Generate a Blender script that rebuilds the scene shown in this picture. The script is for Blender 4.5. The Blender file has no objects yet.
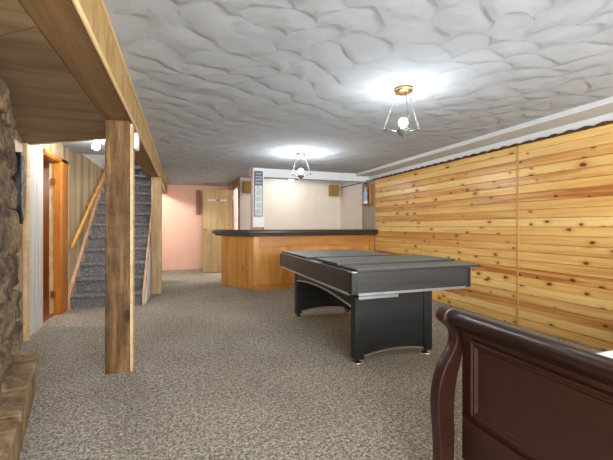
import bpy, bmesh, math, random
from mathutils import Vector, Matrix
random.seed(7)
R = math.radians
PI = math.pi
scene = bpy.context.scene
col = scene.collection

# ------------------------------------------------------------------ camera, world, exposure
YAW = math.atan(124 / 350)
cd = bpy.data.cameras.new('camera')
cam = bpy.data.objects.new('camera', cd)
col.objects.link(cam)
cam.location = (0, 0, 1.15)
cam.rotation_euler = (R(90), 0, -YAW)
cd.sensor_fit = 'HORIZONTAL'
cd.sensor_width = 36
cd.lens = 350 / 613 * 36
cd.shift_y = -4 / 613
cd.clip_start = 0.02
scene.camera = cam

world = bpy.data.worlds.new('world')
scene.world = world
world.use_nodes = True
world.node_tree.nodes['Background'].inputs[0].default_value = (0.85, 0.93, 1.0, 1)
world.node_tree.nodes['Background'].inputs[1].default_value = 1.0

vs = scene.view_settings
vs.view_transform = 'Standard'
vs.look = 'None'
vs.gamma = 1.0
vs.use_curve_mapping = False
vs.exposure = 0.8

# added fill light set in an invented window behind the camera
WIN = (-0.4, 3.3, 0.75, 2.05)
ld = bpy.data.lights.new('window_fill', 'AREA')
ld.shape = 'RECTANGLE'
ld.size = WIN[1] - WIN[0]
ld.size_y = WIN[3] - WIN[2]
ld.energy = 270
ld.color = (0.90, 0.95, 1.0)
lo = bpy.data.objects.new('window_fill', ld)
lo.location = ((WIN[0] + WIN[1]) / 2, -2.36, (WIN[2] + WIN[3]) / 2)
lo.rotation_euler = (R(90), 0, 0)      # area lights shine along -Z: turned to face +Y
col.objects.link(lo)

LAMP_POWER = 7.5
LAMP2_POWER = 20.0
STAIR_POWER = 54.0         # watts of the added bulb under the stairs
BAR_POWER = 9.0
HALL_POWER = 20.0

# ------------------------------------------------------------------ helpers
def srgb(r, g, b):
    def f(c):
        c /= 255
        return c / 12.92 if c <= 0.04045 else ((c + 0.055) / 1.055) ** 2.4
    return (f(r), f(g), f(b), 1)


class Mat:
    def __init__(self, name, rough=0.5, metal=0.0, spec=0.5):
        self.m = bpy.data.materials.new(name)
        self.m.use_nodes = True
        self.t = self.m.node_tree
        self.b = self.t.nodes['Principled BSDF']
        self.b.inputs['Roughness'].default_value = rough
        self.b.inputs['Metallic'].default_value = metal
        self.b.inputs['Specular IOR Level'].default_value = spec
        self._c = None

    def n(self, typ, props=None, **inp):
        nd = self.t.nodes.new(typ)
        for k, v in (props or {}).items():
            setattr(nd, k, v)
        for k, v in inp.items():
            key = int(k[1:]) if k[0] == 'i' and k[1:].isdigit() else k.replace('_', ' ')
            self.put(nd.inputs[key], v)
        return nd

    def put(self, sock, v):
        if isinstance(v, bpy.types.NodeSocket):
            self.t.links.new(v, sock)
        elif isinstance(v, bpy.types.Node):
            self.t.links.new(v.outputs[0], sock)
        else:
            sock.default_value = v

    def obj(self):
        if self._c is None:
            self._c = self.n('ShaderNodeTexCoord').outputs['Object']
        return self._c

    def math(self, op, a, b=0.0, c=0.0):
        return self.n('ShaderNodeMath', {'operation': op}, i0=a, i1=b, i2=c).outputs[0]

    def vmath(self, op, a, b=(0, 0, 0)):
        nd = self.n('ShaderNodeVectorMath', {'operation': op}, i0=a, i1=b)
        return nd.outputs['Value'] if op in ('LENGTH', 'DISTANCE', 'DOT_PRODUCT') else nd.outputs[0]

    def mapping(self, v, scale=(1, 1, 1), loc=(0, 0, 0), rot=(0, 0, 0)):
        return self.n('ShaderNodeMapping', i0=v, i1=loc, i2=rot, i3=scale).outputs[0]

    def noise(self, v, scale, detail=4, rough=0.55, dist=0.0):
        return self.n('ShaderNodeTexNoise', Vector=v, Scale=scale, Detail=detail, Roughness=rough, Distortion=dist).outputs[0]

    def ramp(self, fac, stops):
        nd = self.n('ShaderNodeValToRGB', i0=fac)
        e = nd.color_ramp.elements
        while len(e) < len(stops):
            e.new(0.5)
        for el, (p, c) in zip(e, stops):
            el.position = p
            el.color = c if len(c) == 4 else (*c, 1)
        return nd.outputs[0]

    def mix(self, fac, a, b, mode='MIX'):
        nd = self.n('ShaderNodeMix', {'data_type': 'RGBA', 'blend_type': mode})
        self.put(nd.inputs[0], fac)
        self.put(nd.inputs[6], a)
        self.put(nd.inputs[7], b)
        return nd.outputs[2]

    def remap(self, v, a, b, c, d):
        return self.n('ShaderNodeMapRange', i0=v, i1=a, i2=b, i3=c, i4=d).outputs[0]

    def color(self, c):
        self.put(self.b.inputs['Base Color'], c)
        return self

    def bump(self, h, strength=0.3, dist=0.01):
        self.put(self.b.inputs['Normal'], self.n('ShaderNodeBump', Strength=strength, Distance=dist, Height=h).outputs[0])
        return self


GREY = lambda v: (v, v, v, 1)


def plain(name, c, rough=0.5, metal=0.0, spec=0.5, var=0.06, scale=9.0, bump=0.0):
    """a paint, plastic or metal with a faint mottling"""
    m = Mat(name, rough, metal, spec)
    nz = m.noise(m.obj(), scale, 4)
    lo_ = tuple(max(0, x * (1 - var * 2)) for x in c[:3]) + (1,)
    hi_ = tuple(min(1, x * (1 + var * 2)) for x in c[:3]) + (1,)
    m.color(m.ramp(nz, [(0.3, lo_), (0.7, hi_)]))
    if bump:
        m.bump(m.noise(m.obj(), scale * 12, 3), bump, 0.004)
    return m.m


def wood(name, dark, mid, light, axis='Z', scale=5.0, stretch=0.09, rough=0.45, plank=None, pvar=0.25,
         knots=None, bump=0.12, spec=0.4, streak=0.35, stain=None, flat=False, heart=None):
    m = Mat(name, rough, 0, spec)
    v = m.obj()
    pw = None
    if plank:
        w, pax = plank
        sep = m.n('ShaderNodeSeparateXYZ', i0=v)
        idx = m.math('FLOOR', m.math('DIVIDE', sep.outputs['XYZ'.index(pax)], w))
        wn = m.n('ShaderNodeTexWhiteNoise', {'noise_dimensions': '1D'}, W=idx)
        pw = wn.outputs['Value']
        v = m.vmath('ADD', v, m.vmath('SCALE', wn.outputs['Color']))
        v.node.inputs[1].links[0].from_node.inputs['Scale'].default_value = 17.0
    sc = [1.0, 1.0, 1.0]
    sc['XYZ'.index(axis)] = stretch
    g = m.mapping(v, tuple(sc))
    n1 = m.noise(g, scale, 5, 0.6, 0.8)
    n2 = m.noise(g, scale * 9, 3, 0.6, 0.2)
    n3 = m.noise(g, scale * 3.2, 3, 0.55, 1.6)
    c = m.ramp(n1, [(0.28, dark), (0.5, mid), (0.72, light)])
    c = m.mix(m.remap(n2, 0.45, 0.75, 0, streak), c, dark)
    c = m.mix(m.remap(n3, 0.58, 0.75, 0, streak), c, dark)
    if pw is not None:
        c = m.mix(m.remap(pw, 0.55, 1.0, 0, pvar), c, dark)
        c = m.mix(m.remap(pw, 0.0, 0.45, pvar, 0), c, light)
    if heart is not None and pw is not None:
        hn = m.noise(m.mapping(v, tuple(sc)), scale * 1.6, 4, 0.6, 2.5)
        hm = m.math('MULTIPLY', m.remap(hn, 0.46, 0.58, 0, 1), m.remap(pw, 0.7, 0.92, 0.0, 0.9))
        c = m.mix(hm, c, heart)
    if stain:
        ns = m.noise(v, stain[1], 3)
        c = m.mix(m.remap(ns, 0.5, 0.75, 0, stain[2]), c, stain[0])
    if knots:
        kc, ks, kthr = knots          # colour, cells per metre, share of cells with a knot
        kv = [1.0, 1.0, 1.0]
        kv['XYZ'.index(axis)] = 0.6
        if flat:
            kv[0] = 0.0
        wob = m.n('ShaderNodeTexNoise', Vector=v, Scale=30.0, Detail=2.0).outputs['Color']
        kvec = m.vmath('ADD', m.mapping(v, tuple(kv)), m.vmath('SCALE', wob))
        kvec.node.inputs[1].links[0].from_node.inputs['Scale'].default_value = 0.02
        if flat:
            sk = m.n('ShaderNodeSeparateXYZ', i0=kvec)
            kvec = m.n('ShaderNodeCombineXYZ', i0=sk.outputs[1], i1=sk.outputs[2], i2=0.0)
        vo = m.n('ShaderNodeTexVoronoi', {'feature': 'F1', 'voronoi_dimensions': '2D' if flat else '3D'}, Vector=kvec, Scale=ks, Randomness=1.0)
        rnd = m.n('ShaderNodeSeparateColor', i0=vo.outputs['Color'])
        has = m.math('LESS_THAN', rnd.outputs[0], kthr)
        size = m.remap(rnd.outputs[1], 0, 1, 0.04, 0.12)
        rel = m.math('DIVIDE', vo.outputs['Distance'], size)
        core = m.math('MULTIPLY', m.remap(rel, 0.7, 1.25, 1, 0), has)
        halo = m.math('MULTIPLY', m.remap(rel, 1.0, 3.2, 0.55, 0), has)
        c = m.mix(halo, c, dark)
        c = m.mix(core, c, kc)
    m.color(c)
    m.bump(m.math('ADD', n1, m.math('MULTIPLY', n2, 0.6)), bump, 0.006)
    return m.m


class MB:
    """collects shapes in world coordinates; build() links them as one mesh object"""
    def __init__(s):
        s.v = []
        s.f = []
        s.sm = []

    def add(s, vs_, fs, smooth=False):
        o = len(s.v)
        s.v += [tuple(p) for p in vs_]
        for f in fs:
            s.f.append([i + o for i in f])
            s.sm.append(smooth)
        return s

    def box(s, x0, x1, y0, y1, z0, z1):
        p = [(x, y, z) for x in (x0, x1) for y in (y0, y1) for z in (z0, z1)]
        return s.add(p, [(0, 1, 3, 2), (4, 6, 7, 5), (0, 4, 5, 1), (2, 3, 7, 6), (0, 2, 6, 4), (1, 5, 7, 3)])

    def obox(s, c, ax, ay, sx, sy, z0, z1):
        """box with base centre c=(x,y), unit axes ax, ay in plan, half sizes sx, sy"""
        ps = []
        for i, j in ((-1, -1), (1, -1), (1, 1), (-1, 1)):
            ps.append((c[0] + ax[0] * sx * i + ay[0] * sy * j, c[1] + ax[1] * sx * i + ay[1] * sy * j))
        return s.prism(ps, 'Z', z0, z1)

    def prism(s, poly, axis, a, b, smooth=False):
        """poly in the plane normal to axis: X:(y,z) Y:(x,z) Z:(x,y)"""
        def P(u, w, t):
            return {'X': (t, u, w), 'Y': (u, t, w), 'Z': (u, w, t)}[axis]
        n = len(poly)
        vs_ = [P(u, w, a) for u, w in poly] + [P(u, w, b) for u, w in poly]
        o = len(s.v)
        s.v += vs_
        for i in range(n):
            j = (i + 1) % n
            s.f.append([o + i, o + j, o + n + j, o + n + i])
            s.sm.append(smooth)
        s.f.append([o + i for i in range(n)][::-1])
        s.f.append([o + n + i for i in range(n)])
        s.sm += [False, False]
        return s

    def tube(s, pts, r, n=10, closed=False, cap=True):
        pts = [Vector(p) for p in pts]
        rings = []
        m = len(pts)
        up = Vector((0.013, 0.021, 1)).normalized()
        for i, p in enumerate(pts):
            if closed:
                d = pts[(i + 1) % m] - pts[i - 1]
            else:
                d = pts[min(i + 1, m - 1)] - pts[max(i - 1, 0)]
            d.normalize()
            ref = up if abs(d.dot(up)) < 0.97 else Vector((1, 0.02, 0.01))
            a = d.cross(ref).normalized()
            b = d.cross(a).normalized()
            rr = r[i] if isinstance(r, (list, tuple)) else r
            rings.append([p + a * (rr * math.cos(2 * PI * k / n)) + b * (rr * math.sin(2 * PI * k / n)) for k in range(n)])
        o = len(s.v)
        for rg in rings:
            s.v += [tuple(q) for q in rg]
        for i in range(m if closed else m - 1):
            j = (i + 1) % m
            for k in range(n):
                l = (k + 1) % n
                s.f.append([o + i * n + k, o + i * n + l, o + j * n + l, o + j * n + k])
                s.sm.append(True)
        if cap and not closed:
            s.f.append([o + k for k in range(n)][::-1])
            s.f.append([o + (m - 1) * n + k for k in range(n)])
            s.sm += [False, False]
        return s

    def lathe(s, prof, c, n=24, axis='Z'):
        """prof: (radius, height) pairs around axis through c"""
        o = len(s.v)
        for r, h in prof:
            for k in range(n):
                a = 2 * PI * k / n
                u, w = r * math.cos(a), r * math.sin(a)
                q = {'Z': (u, w, h), 'X': (h, u, w), 'Y': (u, h, w)}[axis]
                s.v.append((c[0] + q[0], c[1] + q[1], c[2] + q[2]))
        for i in range(len(prof) - 1):
            for k in range(n):
                l = (k + 1) % n
                s.f.append([o + i * n + k, o + i * n + l, o + (i + 1) * n + l, o + (i + 1) * n + k])
                s.sm.append(True)
        if prof[0][0] > 1e-4:
            s.f.append([o + k for k in range(n)][::-1]); s.sm.append(False)
        if prof[-1][0] > 1e-4:
            e = o + (len(prof) - 1) * n
            s.f.append([e + k for k in range(n)]); s.sm.append(False)
        return s

    def ball(s, c, r, n=20, m=12, sz=1.0):
        prof = [(max(r * math.sin(PI * i / m), 1e-5), -r * sz * math.cos(PI * i / m)) for i in range(m + 1)]
        return s.lathe(prof, c, n)

    def build(s, name, mat, parent=None, bevel=0.0, seg=2, origin=None):
        if parent is not None:
            o3 = Vector(WORLD_LOC[parent.name])
        elif origin is not None:
            o3 = Vector(origin)
        else:
            xs, ys, zs = zip(*s.v)
            o3 = Vector(((min(xs) + max(xs)) / 2, (min(ys) + max(ys)) / 2, min(zs)))
        me = bpy.data.meshes.new(name)
        me.from_pydata([tuple(Vector(p) - o3) for p in s.v], [], s.f)
        me.polygons.foreach_set('use_smooth', s.sm)
        bm = bmesh.new()
        bm.from_mesh(me)
        bmesh.ops.remove_doubles(bm, verts=bm.verts, dist=1e-5)
        bmesh.ops.recalc_face_normals(bm, faces=bm.faces)
        bm.to_mesh(me)
        bm.free()
        me.materials.append(mat)
        ob = bpy.data.objects.new(name, me)
        col.objects.link(ob)
        if parent is not None:
            ob.parent = parent
            WORLD_LOC[ob.name] = tuple(o3)
        else:
            ob.location = o3
            WORLD_LOC[ob.name] = tuple(o3)
        if bevel:
            bv = ob.modifiers.new('bevel', 'BEVEL')
            bv.width = bevel
            bv.segments = seg
            bv.limit_method = 'ANGLE'
            bv.angle_limit = R(35)
            bv.harden_normals = False
        return ob


WORLD_LOC = {}


def thing(name, label, cat, loc, group=None):
    o = bpy.data.objects.new(name, None)
    o.empty_display_size = 0.1
    col.objects.link(o)
    o.location = loc
    WORLD_LOC[o.name] = tuple(loc)
    o['label'] = label
    o['category'] = cat
    if group:
        o['group'] = group
    return o


def tag(o, label, cat, group=None):
    o['label'] = label
    o['category'] = cat
    if group:
        o['group'] = group
    return o


def struct(o, label=None, cat=None):
    o['kind'] = 'structure'
    if label:
        o['label'] = label
        o['category'] = cat
    return o


def dup(root, loc, label, group=None):
    """a copy of a thing with copies of its parts and sub-parts"""
    r = root.copy()
    col.objects.link(r)
    r.location = loc
    r['label'] = label
    if group:
        r['group'] = group
    for ch in list(root.children):
        c = ch.copy()
        col.objects.link(c)
        c.parent = r
        for g in ch.children:
            d = g.copy()
            col.objects.link(d)
            d.parent = c
    WORLD_LOC[r.name] = tuple(loc)
    return r


def clip(poly, p, nrm):
    """keep the part of a convex polygon on the side nrm points to"""
    out = []
    for i in range(len(poly)):
        a, b = poly[i], poly[(i + 1) % len(poly)]
        da = (a[0] - p[0]) * nrm[0] + (a[1] - p[1]) * nrm[1]
        db = (b[0] - p[0]) * nrm[0] + (b[1] - p[1]) * nrm[1]
        if da >= 0:
            out.append(a)
        if da * db < 0:
            t = da / (da - db)
            out.append((a[0] + (b[0] - a[0]) * t, a[1] + (b[1] - a[1]) * t))
    return out


# ------------------------------------------------------------------ materials
def m_carpet(name, a, b, c, patch=0.25):
    m = Mat(name, 0.95, 0, 0.1)
    v = m.obj()
    n1 = m.noise(v, 58, 5, 0.85)
    n2 = m.noise(v, 130, 2, 0.7)
    big = m.noise(v, 1.3, 3, 0.55, 0.4)
    n3 = m.noise(v, 24, 3, 0.75)
    cc = m.ramp(n1, [(0.42, a), (0.5, b), (0.58, c)])
    cc = m.mix(m.remap(n2, 0.40, 0.56, 0.75, 0), cc, a)
    cc = m.mix(m.remap(n3, 0.40, 0.54, 0.38, 0), cc, a)
    cc = m.mix(m.remap(big, 0.35, 0.65, patch, 0), cc, a)
    m.color(cc)
    m.bump(m.math('ADD', n1, n2), 0.35, 0.005)
    return m.m


def m_ceiling():
    """plaster swept into overlapping fans, row behind row"""
    m = Mat('swirl_plaster', 0.9, 0, 0.15)
    v = m.obj()
    SZ, RAD = 0.36, 0.54
    w1 = m.n('ShaderNodeTexNoise', Vector=v, Scale=1.6, Detail=2.0).outputs['Color']
    a = m.n('ShaderNodeVectorMath', {'operation': 'SCALE'}, i0=w1)
    a.inputs['Scale'].default_value = 0.55
    w2 = m.n('ShaderNodeTexNoise', Vector=v, Scale=5.0, Detail=2.0).outputs['Color']
    b = m.n('ShaderNodeVectorMath', {'operation': 'SCALE'}, i0=w2)
    b.inputs['Scale'].default_value = 0.10
    vv = m.vmath('ADD', m.vmath('ADD', v, a.outputs[0]), b.outputs[0])
    sp = m.n('ShaderNodeSeparateXYZ', i0=m.mapping(vv, (1 / SZ, 1 / SZ, 0), rot=(0, 0, R(12))))
    px, py = sp.outputs[0], sp.outputs[1]
    r0 = m.math('FLOOR', m.math('MULTIPLY', py, 2.0))

    def shell(off):
        row = m.math('ADD', r0, float(off))
        sh = m.math('FRACT', m.math('MULTIPLY', row, 0.5))
        dx = m.math('SUBTRACT', m.math('FRACT', m.math('ADD', px, sh)), 0.5)
        dy = m.math('SUBTRACT', py, m.math('MULTIPLY', row, 0.5))
        d = m.math('SQRT', m.math('ADD', m.math('MULTIPLY', dx, dx), m.math('MULTIPLY', dy, dy)))
        comb = m.math('MULTIPLY', m.math('SINE', m.math('MULTIPLY', d, 75.0)), 0.0035)
        return d, m.math('ADD', m.math('MULTIPLY', d, -0.5), comb)
    d1, h1 = shell(1)
    d0, h0 = shell(0)
    d2, h2 = shell(-1)
    s0 = m.remap(d0, RAD - 0.09, RAD + 0.02, 1, 0)
    s1 = m.remap(d1, RAD - 0.09, RAD + 0.02, 1, 0)
    mixf = lambda f, p, q: m.math('ADD', m.math('MULTIPLY', f, p), m.math('MULTIPLY', m.math('SUBTRACT', 1.0, f), q))
    h = mixf(s1, h1, mixf(s0, h0, h2))
    h = m.math('ADD', h, m.math('MULTIPLY', m.noise(v, 8, 4), 0.10))
    nz = m.noise(v, 3, 3)
    m.color(m.ramp(nz, [(0.3, srgb(180, 186, 193)), (0.7, srgb(190, 196, 203))]))
    m.bump(h, 1.0, 0.030)
    return m.m


M_CARPET = m_carpet('beige_grey_carpet', srgb(98, 90, 78), srgb(200, 190, 173), srgb(240, 231, 216), 0.28)
M_STAIRCARPET = m_carpet('stair_carpet', srgb(84, 82, 82), srgb(140, 136, 133), srgb(188, 183, 178), 0.2)
M_CEIL = m_ceiling()
M_WHITE = plain('white_paint', srgb(222, 222, 220), 0.6, var=0.02, bump=0.05)
M_SOFFITW = plain('soffit_paint', srgb(214, 215, 215), 0.6, var=0.02, bump=0.05)
M_CREAM = plain('cream_wall_paint', srgb(226, 212, 194), 0.75, var=0.025, scale=3, bump=0.05)
M_PINK = plain('pink_wall_paint', srgb(240, 192, 166), 0.75, var=0.025, scale=3, bump=0.05)
M_PINE = wood('knotty_pine', srgb(190, 124, 62), srgb(232, 188, 110), srgb(243, 210, 140), 'Y', 4.0, 0.05, 0.33,
              (0.095, 'Z'), 0.38, (srgb(110, 54, 24), 6.3, 0.62), 0.05, 0.45, 0.5, None, True, srgb(168, 98, 44))
M_BARK = wood('dark_bark_edge', srgb(48, 30, 20), srgb(84, 54, 34), srgb(110, 74, 46), 'Y', 20, 0.5, 0.8)
M_BATTEN = wood('light_batten', srgb(170, 120, 62), srgb(206, 158, 90), srgb(224, 182, 116), 'Z', 6, 0.1, 0.45)
M_ROUGH = wood('rough_post_wood', srgb(54, 35, 17), srgb(108, 77, 41), srgb(160, 125, 78), 'Z', 11, 0.1, 0.6, None, 0.2,
               (srgb(52, 32, 18), 4.0, 0.35), 0.25, 0.3, 0.7, (srgb(150, 112, 66), 5, 0.5))
M_ROUGHP = wood('pale_post_wood', srgb(128, 100, 66), srgb(172, 142, 100), srgb(200, 174, 132), 'Z', 9, 0.12, 0.6, None, 0.2,
                (srgb(92, 62, 36), 4.0, 0.25), 0.25, 0.3, 0.45)
M_BEAM = wood('beam_wood', srgb(112, 86, 56), srgb(144, 114, 78), srgb(166, 134, 94), 'Y', 9, 0.08, 0.6, None, 0.2,
              (srgb(70, 44, 26), 2.2, 0.3), 0.18, 0.3, 0.35)
M_BEAMF = wood('beam_face_wood', srgb(150, 116, 66), srgb(192, 158, 100), srgb(214, 184, 126), 'Z', 14, 0.25, 0.55, None, 0.2,
               None, 0.12, 0.3, 0.5)
M_PALEWOOD = wood('pale_trim_wood', srgb(188, 156, 108), srgb(214, 186, 140), srgb(228, 204, 162), 'Y', 8, 0.1, 0.5)
M_PLY = wood('plywood_soffit', srgb(122, 100, 74), srgb(152, 130, 100), srgb(172, 150, 118), 'X', 4, 0.22, 0.7, None, 0.2,
             None, 0.08, 0.25, 0.3)
M_DARKGAP = plain('dark_gap', srgb(52, 40, 28), 0.9)
M_WALLPLANK = wood('weathered_plank', srgb(128, 104, 74), srgb(184, 160, 124), srgb(208, 188, 154), 'Z', 7, 0.07, 0.6,
                   (0.11, 'Y'), 0.6, (srgb(88, 64, 42), 3.5, 0.4), 0.12, 0.3, 0.8)
M_GREYPLANK = wood('grey_plank', srgb(126, 112, 94), srgb(170, 156, 136), srgb(194, 182, 164), 'Z', 7, 0.07, 0.6,
                   (0.11, 'Y'), 0.5, None, 0.12, 0.3, 0.5)
M_WHITEPANEL = wood('white_beadboard', srgb(186, 182, 172), srgb(206, 202, 192), srgb(216, 212, 203), 'Z', 6, 0.05, 0.5,
                    None, 0.1, None, 0.05, 0.3, 0.2)
M_ORANGE = wood('varnished_orange_wood', srgb(142, 80, 26), srgb(188, 114, 42), srgb(212, 142, 62), 'Z', 6, 0.07, 0.3)
M_ORANGED = wood('varnished_brown_wood', srgb(112, 62, 24), srgb(152, 92, 38), srgb(182, 116, 54), 'Z', 6, 0.07, 0.35)
M_HANDRAIL = wood('handrail_wood', srgb(176, 114, 34), srgb(216, 154, 58), srgb(232, 178, 84), 'Y', 8, 0.08, 0.35)
M_STRINGER = wood('pinkish_stringer_wood', srgb(176, 132, 98), srgb(208, 168, 134), srgb(222, 188, 156), 'Y', 7, 0.1, 0.55)
M_DOOR = wood('birch_door', srgb(160, 128, 84), srgb(192, 162, 114), srgb(210, 182, 136), 'Z', 6, 0.1, 0.5, None, 0.2,
              (srgb(130, 92, 50), 2.6, 0.3), 0.06)
M_BAR = wood('bar_oak', srgb(168, 106, 40), srgb(202, 142, 66), srgb(220, 166, 90), 'Z', 5, 0.12, 0.4, None, 0.2,
             (srgb(120, 72, 30), 1.6, 0.4), 0.06)
M_BARX = wood('bar_oak_rail', srgb(150, 92, 36), srgb(186, 124, 56), srgb(204, 146, 74), 'X', 5, 0.1, 0.4)
M_COUNTER = plain('dark_brown_padded_vinyl', srgb(66, 56, 52), 0.36, 0, 0.6, 0.12, 6, 0.05)
M_BLACKWOOD = wood('black_laminate', srgb(22, 22, 22), srgb(32, 32, 31), srgb(40, 39, 38), 'X', 10, 0.1, 0.4, None, 0.1, None, 0.05)
M_CHARCOAL = wood('charcoal_apron', srgb(40, 38, 36), srgb(54, 51, 48), srgb(64, 60, 56), 'X', 10, 0.06, 0.38, None, 0.1, None, 0.05)
M_BLACK = plain('black_plastic', srgb(26, 26, 27), 0.4, var=0.1)
M_SILVER = plain('silver_trim', srgb(200, 200, 202), 0.28, 0.85, 0.5, 0.04)
M_CHROME = plain('chrome', srgb(222, 222, 222), 0.16, 1.0, 0.5, 0.02)
M_BOARD = plain('grey_table_panel', srgb(120, 119, 113), 0.5, 0, 0.5, 0.05, 5)
M_BOARDEDGE = plain('dark_panel_edge', srgb(34, 36, 37), 0.5)
M_FELT = plain('teal_felt', srgb(20, 112, 108), 0.95, 0, 0.1, 0.1, 40)
M_BED = wood('dark_cherry', srgb(40, 19, 12), srgb(55, 27, 17), srgb(68, 34, 22), 'Y', 4, 0.1, 0.36, None, 0.1, None, 0.02, 0.5, 0.12)
M_SHEET = plain('white_mattress_cloth', srgb(232, 230, 224), 0.85, var=0.02, bump=0.2)
M_BRASS = plain('brass', srgb(206, 184, 128), 0.3, 1.0, 0.5, 0.08)
M_PEWTER = plain('pewter', srgb(112, 112, 108), 0.5, 0.6, 0.5, 0.1)
M_CUP = plain('grey_glass_cup', srgb(120, 122, 120), 0.35, 0.3, 0.5, 0.1)
M_WPLASTIC = plain('white_plastic', srgb(228, 226, 216), 0.45, var=0.02)
M_SPEAKER = wood('speaker_wood', srgb(126, 90, 46), srgb(162, 122, 70), srgb(182, 144, 90), 'Z', 8, 0.1, 0.5)
M_SPEAKCLOTH = plain('speaker_cloth', srgb(150, 114, 62), 0.9, var=0.12, scale=90)
M_NAVY = plain('navy_sign_face', srgb(70, 82, 112), 0.5, var=0.15, scale=30)
M_PALESIGN = plain('pale_green_grey_sign_face', srgb(186, 194, 190), 0.5, var=0.08, scale=22)
M_SIGNFRAME = plain('sign_frame', srgb(84, 88, 92), 0.45, var=0.1)
M_SIGNWHITE = plain('sign_white_lettering', srgb(214, 218, 226), 0.5)
M_SIGNLINE = plain('sign_grey_scrolls', srgb(112, 126, 126), 0.5)
M_FIGURE = plain('pale_blue_glaze', srgb(168, 182, 204), 0.35, var=0.25, scale=40)
M_FIGUREW = plain('white_glaze', srgb(232, 232, 234), 0.35, var=0.05, scale=40)
M_FLOORTILE = plain('brown_floor_tile', srgb(142, 88, 60), 0.4, var=0.12)
M_SCREEN = plain('dark_iron', srgb(36, 34, 34), 0.5, 0.5, 0.5, 0.1)


def m_stone(name, a, b, c, d):
    m = Mat(name, 0.85, 0, 0.25)
    v = m.obj()
    n1 = m.noise(v, 5.0, 6, 0.65, 1.2)
    n2 = m.noise(v, 26, 5, 0.7, 0.6)
    cc = m.ramp(n1, [(0.3, a), (0.46, b), (0.58, c), (0.72, d)])
    cc = m.mix(m.remap(n2, 0.5, 0.7, 0, 0.8), cc, a)
    m.color(cc)
    m.bump(m.math('ADD', m.math('MULTIPLY', n2, 1.0), n1), 0.9, 0.03)
    return m.m


M_STONE = m_stone('fireplace_rock', srgb(62, 52, 46), srgb(112, 96, 80), srgb(160, 136, 104), srgb(182, 160, 134))
M_HEARTH = m_stone('hearth_stone', srgb(104, 80, 58), srgb(146, 118, 86), srgb(172, 144, 108), srgb(190, 166, 132))
M_SLABFACE = m_stone('slab_face', srgb(62, 52, 48), srgb(150, 138, 126), srgb(198, 190, 180), srgb(218, 212, 204))


def m_emit(name, c, power, r):
    """a glowing bulb of radius r giving off power watts"""
    m = bpy.data.materials.new(name)
    m.use_nodes = True
    t = m.node_tree
    t.nodes.clear()
    e = t.nodes.new('ShaderNodeEmission')
    e.inputs[0].default_value = c
    e.inputs[1].default_value = power / (4 * PI * r * r) / PI
    o = t.nodes.new('ShaderNodeOutputMaterial')
    t.links.new(e.outputs[0], o.inputs[0])
    return m


WARM = (0.93, 0.97, 1.0, 1)
M_BULB = m_emit('lit_lamp_bulb', WARM, LAMP_POWER, 0.036)
M_BULB2 = m_emit('lit_bar_side_lamp_bulb', WARM, LAMP2_POWER, 0.036)
M_BULBBAR = m_emit('lit_bar_bulb', (0.95, 0.97, 1.0, 1), BAR_POWER, 0.042)
M_BULBHALL = m_emit('lit_hall_bulb', (0.95, 0.97, 1.0, 1), HALL_POWER, 0.042)
M_BULBSTAIR = m_emit('added_understair_bulb', (0.98, 0.97, 0.98, 1), STAIR_POWER, 0.042)
M_BULBUP = m_emit('added_stairwell_bulb', (0.98, 0.98, 1.0, 1), 34, 0.042)
M_BULBROOM = m_emit('added_side_room_bulb', (1, 0.90, 0.72, 1), 32, 0.042)
M_BULBSTORE = m_emit('added_store_room_bulb', (1, 0.97, 0.95, 1), 60, 0.042)

# ------------------------------------------------------------------ the room
CZ = 2.23                 # ceiling height
XR = 3.67                 # right wall
YF = -2.3                 # wall behind the camera
BZ = 1.98                 # underside of the beam and of the plywood soffit

floor = MB().box(-3.3, XR + 0.2, YF - 0.2, 10.0, -0.05, 0).build('floor', M_CARPET, origin=(0, 0, 0))
struct(floor, 'beige grey speckled carpet over the whole basement floor', 'floor')

cl = MB()
cl.prism([(-1.7, YF - 0.1), (XR, YF - 0.1), (XR, 10.0), (-0.5, 10.0), (-0.5, 6.05), (-1.7, 6.05)], 'Z', CZ, CZ + 0.08)
ceil = cl.build('ceiling', M_CEIL, origin=(0, 0, CZ))
struct(ceil, 'white ceiling with swirled trowel fans', 'ceiling')

# right wall: white masonry band above pine boards
wr = MB().box(XR, XR + 0.12, YF, 10.0, 0, CZ).build('wall_right', M_WHITE)
struct(wr, 'right wall under the pine boards, white along its top', 'wall')


def pine_panel(y0, y1, top):
    w = 0.095
    prof = []
    z = 0.0
    x0 = XR - 0.004
    while z < top - 1e-6:
        e = min(z + w, top)
        prof += [(x0, z), (x0 - 0.012, z + 0.007), (x0 - 0.012, e - 0.006)]
        z = e
    prof += [(x0, top), (XR - 0.001, top), (XR - 0.001, 0)]
    return MB().prism(prof, 'Y', y0, y1).build('pine_panel', M_PINE, wr)


WORLD_LOC[wr.name] = tuple(wr.location)
pine_panel(3.012, 6.17, 2.085)
pine_panel(YF + 0.01, 2.988, 2.085)
MB().box(XR - 0.022, XR - 0.002, 2.988, 3.012, 0, 2.085).build('seam_batten', M_BATTEN, wr)
MB().box(XR - 0.02, XR - 0.002, 6.17, 6.71, 0, 2.09).build('grey_plank_panel', M_GREYPLANK, wr)
MB().box(XR - 0.014, XR - 0.002, 6.71, 7.82, 0, 2.09).build('cream_panel', M_CREAM, wr)
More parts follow.
